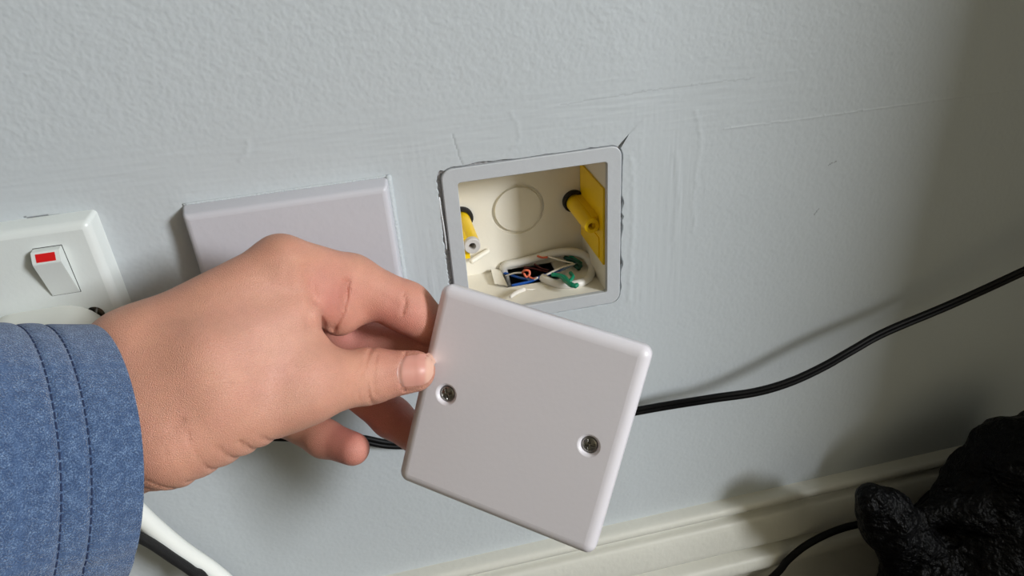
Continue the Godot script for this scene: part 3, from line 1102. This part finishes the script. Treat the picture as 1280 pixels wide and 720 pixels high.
func tapered_plate(st: SurfaceTool, hw: float, hh: float, depth: float, taper: float, rad: float):
	var rings := []
	for p in [[0.0, 0.0, rad], [taper * 0.75, depth - 2.2, rad], [taper * 0.9 + 0.1, depth - 1.2, rad], [taper + 0.5, depth - 0.5, rad], [taper + 1.3, depth - 0.12, maxf(rad - 0.6, 0.2)], [taper + 2.2, depth, maxf(rad - 1.2, 0.1)]]:
		rings.append(lift(rrect(hw - p[0], hh - p[0], p[2], 5), p[1]))
	bands(st, rings, [5, 6, 6, 6, 6])
	return rings[-1]

func build_blanking_plate():
	var root := thing("blanking_plate", "blank square wall plate painted over, sealed to the wall behind the knuckles", "wall plate", Vector3(-107.8, -0.4, 0))
	var st := begin()
	var last: PackedVector3Array = tapered_plate(st, 42.7, 42.9, 9.6, 1.3, 1.2)
	cap(st, last)
	part("plate", done(st), M.painted_plate, root)
	# brushed-on paint and sealant filling the corner between the plate and the wall
	st = begin()
	var nz := noise(71, 0.12)
	for run in [[Vector2(-42, 43.1), Vector2(43, 43.1)], [Vector2(43.0, 43), Vector2(43.0, -43)]]:
		var path := PackedVector3Array()
		for k in 40:
			var p: Vector2 = run[0].lerp(run[1], k / 39.0)
			path.append(Vector3(p.x, p.y, 0.1 + 0.15 * nz.get_noise_2d(p.x, p.y)))
		tube(st, path, 0.5 if run[0].x < 0 else 1.5, 8)
	part("sealant", done(st), M.wall_plain, root, "painted sealant along its edges")

func build_socket():
	var root := thing("wall_socket", "white socket plate with red-marked rocker switch above the blue cuff", "socket", Vector3(-256, 3, 0))
	var st := begin()
	var rings := []
	for p in [[0.0, 0.0, 2.0], [1.0, 7.0, 2.0], [1.5, 8.6, 2.0], [2.6, 9.6, 1.8], [4.0, 10.0, 1.2]]:
		rings.append(lift(rrect(73 - p[0], 43 - p[0], p[2], 5), p[1]))
	bands(st, rings, [5, 6, 6, 6])
	# face with the counterbore of its fixing screw
	var prof := [Vector2(3.9, 0.0), Vector2(3.7, -0.2), Vector2(3.6, -0.6), Vector2(3.6, -1.6), Vector2(3.6, -2.0)]
	field_with_holes(st, -69, 69, -39, 39, 10, [[Vector2(61.2, 0.4), prof]], 4.6)
	part("faceplate", done(st), M.plastic, root)
	var s := part("screw", screw_head(3.3, 0.3, false, 1.15, 0.5, 4.0, 0.9), M.dark_screw, root, "dark slotted screw")
	s.position = Vector3(61.2, 0.4, 8.6) * MM
	# rocker: a wedge, pushed in at the bottom, standing out at the top
	st = begin()
	var hw := 5.2
	var prf := [Vector2(-10.6, 10.0), Vector2(-10.4, 10.8), Vector2(5.6, 15.6), Vector2(6.2, 15.75), Vector2(6.8, 15.6), Vector2(10.2, 13.8), Vector2(10.6, 13.2), Vector2(10.7, 10.0)]
	for i in prf.size() - 1:
		st.set_smooth_group(-1)
		quad(st, Vector3(-hw, prf[i].x, prf[i].y), Vector3(-hw, prf[i + 1].x, prf[i + 1].y), Vector3(hw, prf[i + 1].x, prf[i + 1].y), Vector3(hw, prf[i].x, prf[i].y))
	for sx in [-hw, hw]:
		for i in range(1, prf.size() - 1):
			var t := [Vector3(sx, prf[0].x, prf[0].y), Vector3(sx, prf[i].x, prf[i].y), Vector3(sx, prf[i + 1].x, prf[i + 1].y)]
			if sx > 0:
				t.reverse()
			for p in t:
				st.add_vertex(p * MM)
	var rk := part("rocker", done(st), M.plastic, root, "white rocker switch")
	rk.position = Vector3(54.2, 23.0, 0) * MM
	st = begin()
	quad(st, Vector3(-3.6, 7.0, 15.62), Vector3(-3.6, 10.0, 14.05), Vector3(3.6, 10.0, 14.05), Vector3(3.6, 7.0, 15.62))
	part("marker", done(st), M.red, rk, "red on marker")
	# gap round the rocker
	st = begin()
	box(st, Vector3(-hw - 0.25, -10.9, 9.0), Vector3(hw + 0.25, 10.95, 10.04))
	part("rocker_slot", done(st), M.black_hole, root).position = rk.position
	# plug standing in the socket, with its flex
	var plug := thing("power_plug", "rounded white plug in the socket with a thick white flex", "plug", Vector3(-215, -14, 10))
	st = begin()
	rings = []
	for p in [[0.0, 0.0, 9.0], [0.0, 16.0, 9.0], [1.2, 20.0, 8.5], [4.0, 22.6, 8.0], [8.0, 23.6, 6.0]]:
		rings.append(lift(rrect(24 - p[0], 24 - p[0], maxf(p[2] + 6 - p[0] * 0.5, 1.0), 6), p[1]))
	bands(st, rings, 7)
	cap(st, rings[-1], 7)
	part("plug_body", done(st), M.white_cord, plug)
	st = begin()
	var off := -Vector3(-215, -14, 10)
	tube(st, spline([Vector3(-215, -36, 22) + off, Vector3(-215, -60, 24) + off, Vector3(-209.04, -81.7, 22) + off, Vector3(-206.33, -98.25, 22) + off, Vector3(-196.83, -128.11, 20) + off, Vector3(-184.18, -157.9, 18) + off, Vector3(-162.94, -203.39, 24) + off, Vector3(-110, -290, 40) + off, Vector3(-100, -345, 85) + off, Vector3(-130, -355.2, 150) + off, Vector3(-190, -355.2, 260) + off]), 4.6, 16)
	part("flex", done(st), M.white_cord, plug)

# ---------------------------------------------------------------- the open back box in the wall
func build_box():
	var root := thing("back_box", "open cream back box set in the wall with yellow screw lugs", "back box")
	# painted rim flush with the wall
	var st := begin()
	var rings := []
	for p in [[42.0, -8.0, 5.0], [42.0, 0.2, 5.0], [41.6, 0.55, 4.7], [35.3, 0.55, 1.6], [35.0, 0.2, 1.4], [35.0, -2.0, 1.4]]:
		rings.append(lift(rrect(p[0], p[0], p[2], 8), p[1]))
	bands(st, rings, [5, -1, -1, -1, 5])
	part("rim", done(st), M.rim, root, "rim painted with the wall")
	# four sides, the bottom one with its cable entry knocked out
	st = begin()
	box(st, Vector3(-37, -37, -42), Vector3(-35, 37, -1.8))
	box(st, Vector3(35, -37, -42), Vector3(37, 37, -1.8))
	box(st, Vector3(-35, 35, -42), Vector3(35, 37, -1.8))
	for r in [[-35.0, -12.5, -42.0, -1.8], [17.0, 35.0, -42.0, -1.8], [-12.5, 17.0, -20.5, -1.8]]:
		box(st, Vector3(r[0], -37, r[2]), Vector3(r[1], -35, r[3]))
	part("side_walls", done(st), M.cream, root)
	# back with the ring of the unused knockout
	st = begin()
	rings = []
	var sq := PackedVector3Array()
	for k in 64:
		var d := Vector2(cos(TAU * k / 64), sin(TAU * k / 64))
		d *= 35.2 / maxf(absf(d.x), absf(d.y))
		sq.append(Vector3(d.x, d.y, -40))
	rings.append(sq)
	for p in [[14.3, -40.0], [14.0, -41.3], [12.6, -41.3], [12.3, -39.7]]:
		rings.append(lift(circle(p[0], 64), p[1], Vector3(0, -0.5, 0)))
	bands(st, rings, [-1, -1, -1, -1])
	cap(st, rings[-1])
	part("back_panel", done(st), M.cream, root)
	# folded flap of the knocked-out entry
	st = begin()
	var fl := [Vector3(-12.5, -35, -40), Vector3(-12.5, -35, -20.5), Vector3(-18.5, -33.6, -24), Vector3(-17.5, -32.6, -38)]
	for d in [Vector3.ZERO, Vector3(0.4, 0.9, 0)]:
		quad(st, fl[0] + d, fl[1] + d, fl[2] + d * 0.3, fl[3] + d * 0.3)
	quad(st, fl[0], fl[0] + Vector3(0.4, 0.9, 0), fl[1] + Vector3(0.4, 0.9, 0), fl[1])
	part("entry_flap", done(st), M.cream, root, "cut edge of the cable entry")
	# moulded peg at the left
	st = begin()
	tube(st, spline([Vector3(-28.29, -23.04, -33), Vector3(-22.94, -22.16, -36), Vector3(-17.95, -21.41, -39)]), 1.5, 10)
	part("peg", done(st), M.cream, root)
	# screw lugs: a tube from the back to just behind the face
	for s in [-1, 1]:
		var lug := begin()
		lathe(lug, [Vector2(4.3, -40), Vector2(4.2, -20), Vector2(4.0, -8.6), Vector2(3.7, -8.0), Vector2(1.95, -8.0), Vector2(1.8, -8.4), Vector2(1.8, -34)], Vector3(30.2 * s, -1.0, 0), 28, [1, 1, 2, -1, 2, 1])
		if s == 1:
			box(lug, Vector3(31, -4.6, -40), Vector3(35, 3.6, -10))
		else:
			box(lug, Vector3(-35, -8.5, -40), Vector3(-31.5, 2.6, -9.5))
		var lg := part("screw_lug", done(lug), M.yellow, root, "yellow screw lug")
		st = begin()
		lathe(st, [Vector2(6.1, -39.9), Vector2(6.1, -38.2), Vector2(5.6, -37.6), Vector2(4.3, -37.6)], Vector3(30.2 * s, -0.2, 0), 28, -1)
		part("lug_ring", done(st), M.black_hole, lg, "black ring at its foot")
		if s == -1:
			st = begin()
			lathe(st, [Vector2(4.1, -9.5), Vector2(4.0, -7.2), Vector2(3.6, -6.8), Vector2(1.8, -6.8), Vector2(1.7, -7.2), Vector2(1.7, -14)], Vector3(-30.2, -1.0, 0), 28, [1, 2, -1, 2, 1])
			part("nut", done(st), M.nut, lg, "pale metal nut")
	st = begin()
	box(st, Vector3(34.0, -20.5, -39.5), Vector3(35.0, 20.5, -2.5))
	box(st, Vector3(33.5, -19, -34), Vector3(34.2, -8, -8))
	part("lug_plate", done(st), M.yellow, root, "yellow plate on the right side")
	# cable coiled in the box
	var cab := thing("network_cable", "stripped white cable coiled in the open box with coloured wire ends", "cable")
	st = begin()
	tube(st, spline([Vector3(-6, -60, -46), Vector3(-9, -42, -42), Vector3(-10.05, -32.1, -38.5), Vector3(-2.15, -30.53, -37.5), Vector3(6.69, -29.3, -36.8), Vector3(16.3, -27.4, -35.5), Vector3(25.49, -26.56, -33), Vector3(32.64, -28.53, -30), Vector3(35.51, -33.4, -25.11), Vector3(30.82, -33.4, -14.77), Vector3(23.69, -33.4, -10.14), Vector3(16.18, -33.4, -10.97), Vector3(10.57, -33.4, -15.51), Vector3(7.1, -33.38, -22)]), 2.2, 14)
	part("sheath", done(st), M.sheath, cab)
	for w in [
		["blue", 0.8, [Vector3(-9.13, -36.31, -24), Vector3(0.29, -35.09, -23), Vector3(7.14, -32.41, -22), Vector3(13.83, -32.28, -24), Vector3(20.86, -33.2, -27)]],
		["pale_blue", 0.55, [Vector3(17.62, -33.02, -25), Vector3(23.85, -32.79, -28), Vector3(29.87, -32.45, -30)]],
		["white", 0.55, [Vector3(8.65, -31.67, -21), Vector3(14.22, -30.33, -22), Vector3(20.07, -30.02, -24), Vector3(26.56, -31.81, -28)]],
		["white", 0.5, [Vector3(13.81, -27.67, -33), Vector3(16.37, -28.09, -31), Vector3(20.22, -29.22, -29), Vector3(25.68, -31.16, -28)]],
		["orange", 0.62, [Vector3(8, -26.9, -34.5), Vector3(10.49, -28.07, -34), Vector3(13.04, -28.03, -33.5)]],
		["white", 0.5, [Vector3(-10.02, -36.75, -36), Vector3(-5.63, -34.22, -33), Vector3(-1.85, -33.07, -30)]],
		["orange", 0.62, [Vector3(-1.85, -33.07, -30), Vector3(-0.88, -30.72, -28), Vector3(1.06, -30.8, -27), Vector3(1.17, -32.48, -26), Vector3(-0.86, -33.03, -25), Vector3(-1.84, -31.43, -26)]],
		["orange", 0.5, [Vector3(0.03, -32.71, -25), Vector3(2.12, -33.48, -23), Vector3(4.07, -32.81, -22)]],
		["white", 0.5, [Vector3(-3.93, -36.8, -24), Vector3(0.83, -35.46, -23.5), Vector3(4.28, -32.31, -21)]],
		["brown", 0.55, [Vector3(0.68, -33.76, -37), Vector3(6.2, -35.24, -36), Vector3(12.56, -36.82, -33)]],
		["brown", 0.55, [Vector3(6.57, -32.84, -37), Vector3(9.8, -35.4, -36), Vector3(13.74, -36.57, -34)]],
		["green", 1.15, [Vector3(11.16, -29.6, -17.16), Vector3(14.64, -29.6, -14.18), Vector3(16.13, -29.6, -7.54), Vector3(17.67, -29.6, -2.74), Vector3(20.57, -29.6, -2.6)]],
		["green", 1.15, [Vector3(14.08, -29.6, -15.26), Vector3(16.52, -29.6, -11.76), Vector3(17.21, -29.6, -5.45), Vector3(19.34, -29.6, -1.33)]],
		["green", 1.0, [Vector3(20.69, -29.6, -15.66), Vector3(20.65, -29.6, -11.22), Vector3(17.67, -29.6, -7.01)]],
		["white", 0.45, [Vector3(20.67, -33.4, -17.37), Vector3(21.28, -33.4, -13.6), Vector3(21.89, -33.4, -9.89)]],
		["dark_green", 1.2, [Vector3(22.99, -30.3, -34), Vector3(25.99, -30.8, -32), Vector3(28.97, -32.29, -30), Vector3(29.85, -33.4, -27.08)]],
		["dark_green", 1.1, [Vector3(23.54, -32.35, -33), Vector3(26.54, -33.35, -31), Vector3(28.25, -33.4, -24.82)]],
		["green", 0.6, [Vector3(25.44, -28.75, -33), Vector3(28.4, -30.73, -31), Vector3(31.21, -33.18, -30)]],
		["pale_blue", 0.5, [Vector3(-6.46, -36.91, -36), Vector3(-2.92, -36.91, -32), Vector3(1.86, -36.04, -26)]],
		["blue", 0.75, [Vector3(-10.41, -35.75, -38), Vector3(-4.7, -37.16, -34), Vector3(0.58, -36.39, -28), Vector3(6.49, -33.32, -23)]],
	]:
		st = begin()
		tube(st, spline(w[2], 5), w[1], 8)
		part("wire", done(st), M["wire_" + w[0]], cab, "%s wire" % w[0].replace("_", " "))
	var scrap := begin()
	tube(scrap, spline([Vector3(-13.74, -32.01, -6), Vector3(-10.15, -32.05, -9), Vector3(-5.06, -33.13, -13)]), 1.0, 6, 0.0, 1.4)
	tube(scrap, spline([Vector3(-4.44, -34.05, -14), Vector3(6, -36.12, -15), Vector3(14.92, -37.4, -16)]), 0.3, 6)
	var sc := part("plaster_scrap", done(scrap), M.wire_white, root, "white shred lying on the bottom")

# ---------------------------------------------------------------- black cables
func build_cables():
	var c := thing("black_cable", "long black twin flex sagging past the wall from behind the hand to the right", "cable")
	var path := spline([Vector3(-230, -60, 8), Vector3(-189.35, -65.44, 7), Vector3(-144.57, -79.49, 7), Vector3(-103.6, -91.68, 7), Vector3(-78.49, -103.49, 6), Vector3(-20.77, -112.29, 6), Vector3(48.05, -106.99, 12), Vector3(85.09, -99.71, 22), Vector3(110.19, -96.9, 27), Vector3(129.14, -92.78, 29), Vector3(147.56, -86.81, 29), Vector3(163.73, -80.5, 28), Vector3(184.01, -74.13, 26), Vector3(221.95, -63.85, 26), Vector3(257.96, -48.04, 30), Vector3(330, -20, 34), Vector3(480, 30, 40), Vector3(590, 60, 40)], 8)
	var st := begin()
	tube(st, path, 1.45, 10, 1.25)
	tube(st, path, 1.45, 10, -1.25)
	part("flex", done(st), M.cable, c)
	c = thing("braided_cable", "short length of black braided cable slanting down below the blue cuff", "cable")
	st = begin()
	tube(st, spline([Vector3(-232.93, -85.95, 16), Vector3(-219.77, -94.77, 24), Vector3(-209.96, -106.42, 27), Vector3(-203.99, -115.54, 27), Vector3(-198.08, -127.19, 27), Vector3(-191.94, -139.29, 27), Vector3(-187.24, -153.8, 27), Vector3(-182, -230, 32), Vector3(-190, -335, 40), Vector3(-225, -357.4, 62), Vector3(-340, -357.4, 90)]), 2.5, 14)
	part("flex", done(st), M.braid, c)
	c = thing("thin_cable", "dark cable curving along the skirting board into the black bag", "cable")
	st = begin()
	tube(st, spline([Vector3(150, -357.4, 220), Vector3(95, -357.4, 120), Vector3(88, -345, 48), Vector3(100, -290, 28), Vector3(142.28, -262.32, 24), Vector3(152.69, -249.66, 23), Vector3(165.8, -239.09, 22.5), Vector3(184.82, -232.23, 22.5), Vector3(205.07, -231.74, 22.5), Vector3(235.75, -236.6, 22.5), Vector3(260, -218, 23), Vector3(300, -300, 23)]), 2.4, 12)
	part("flex", done(st), M.cable, c)
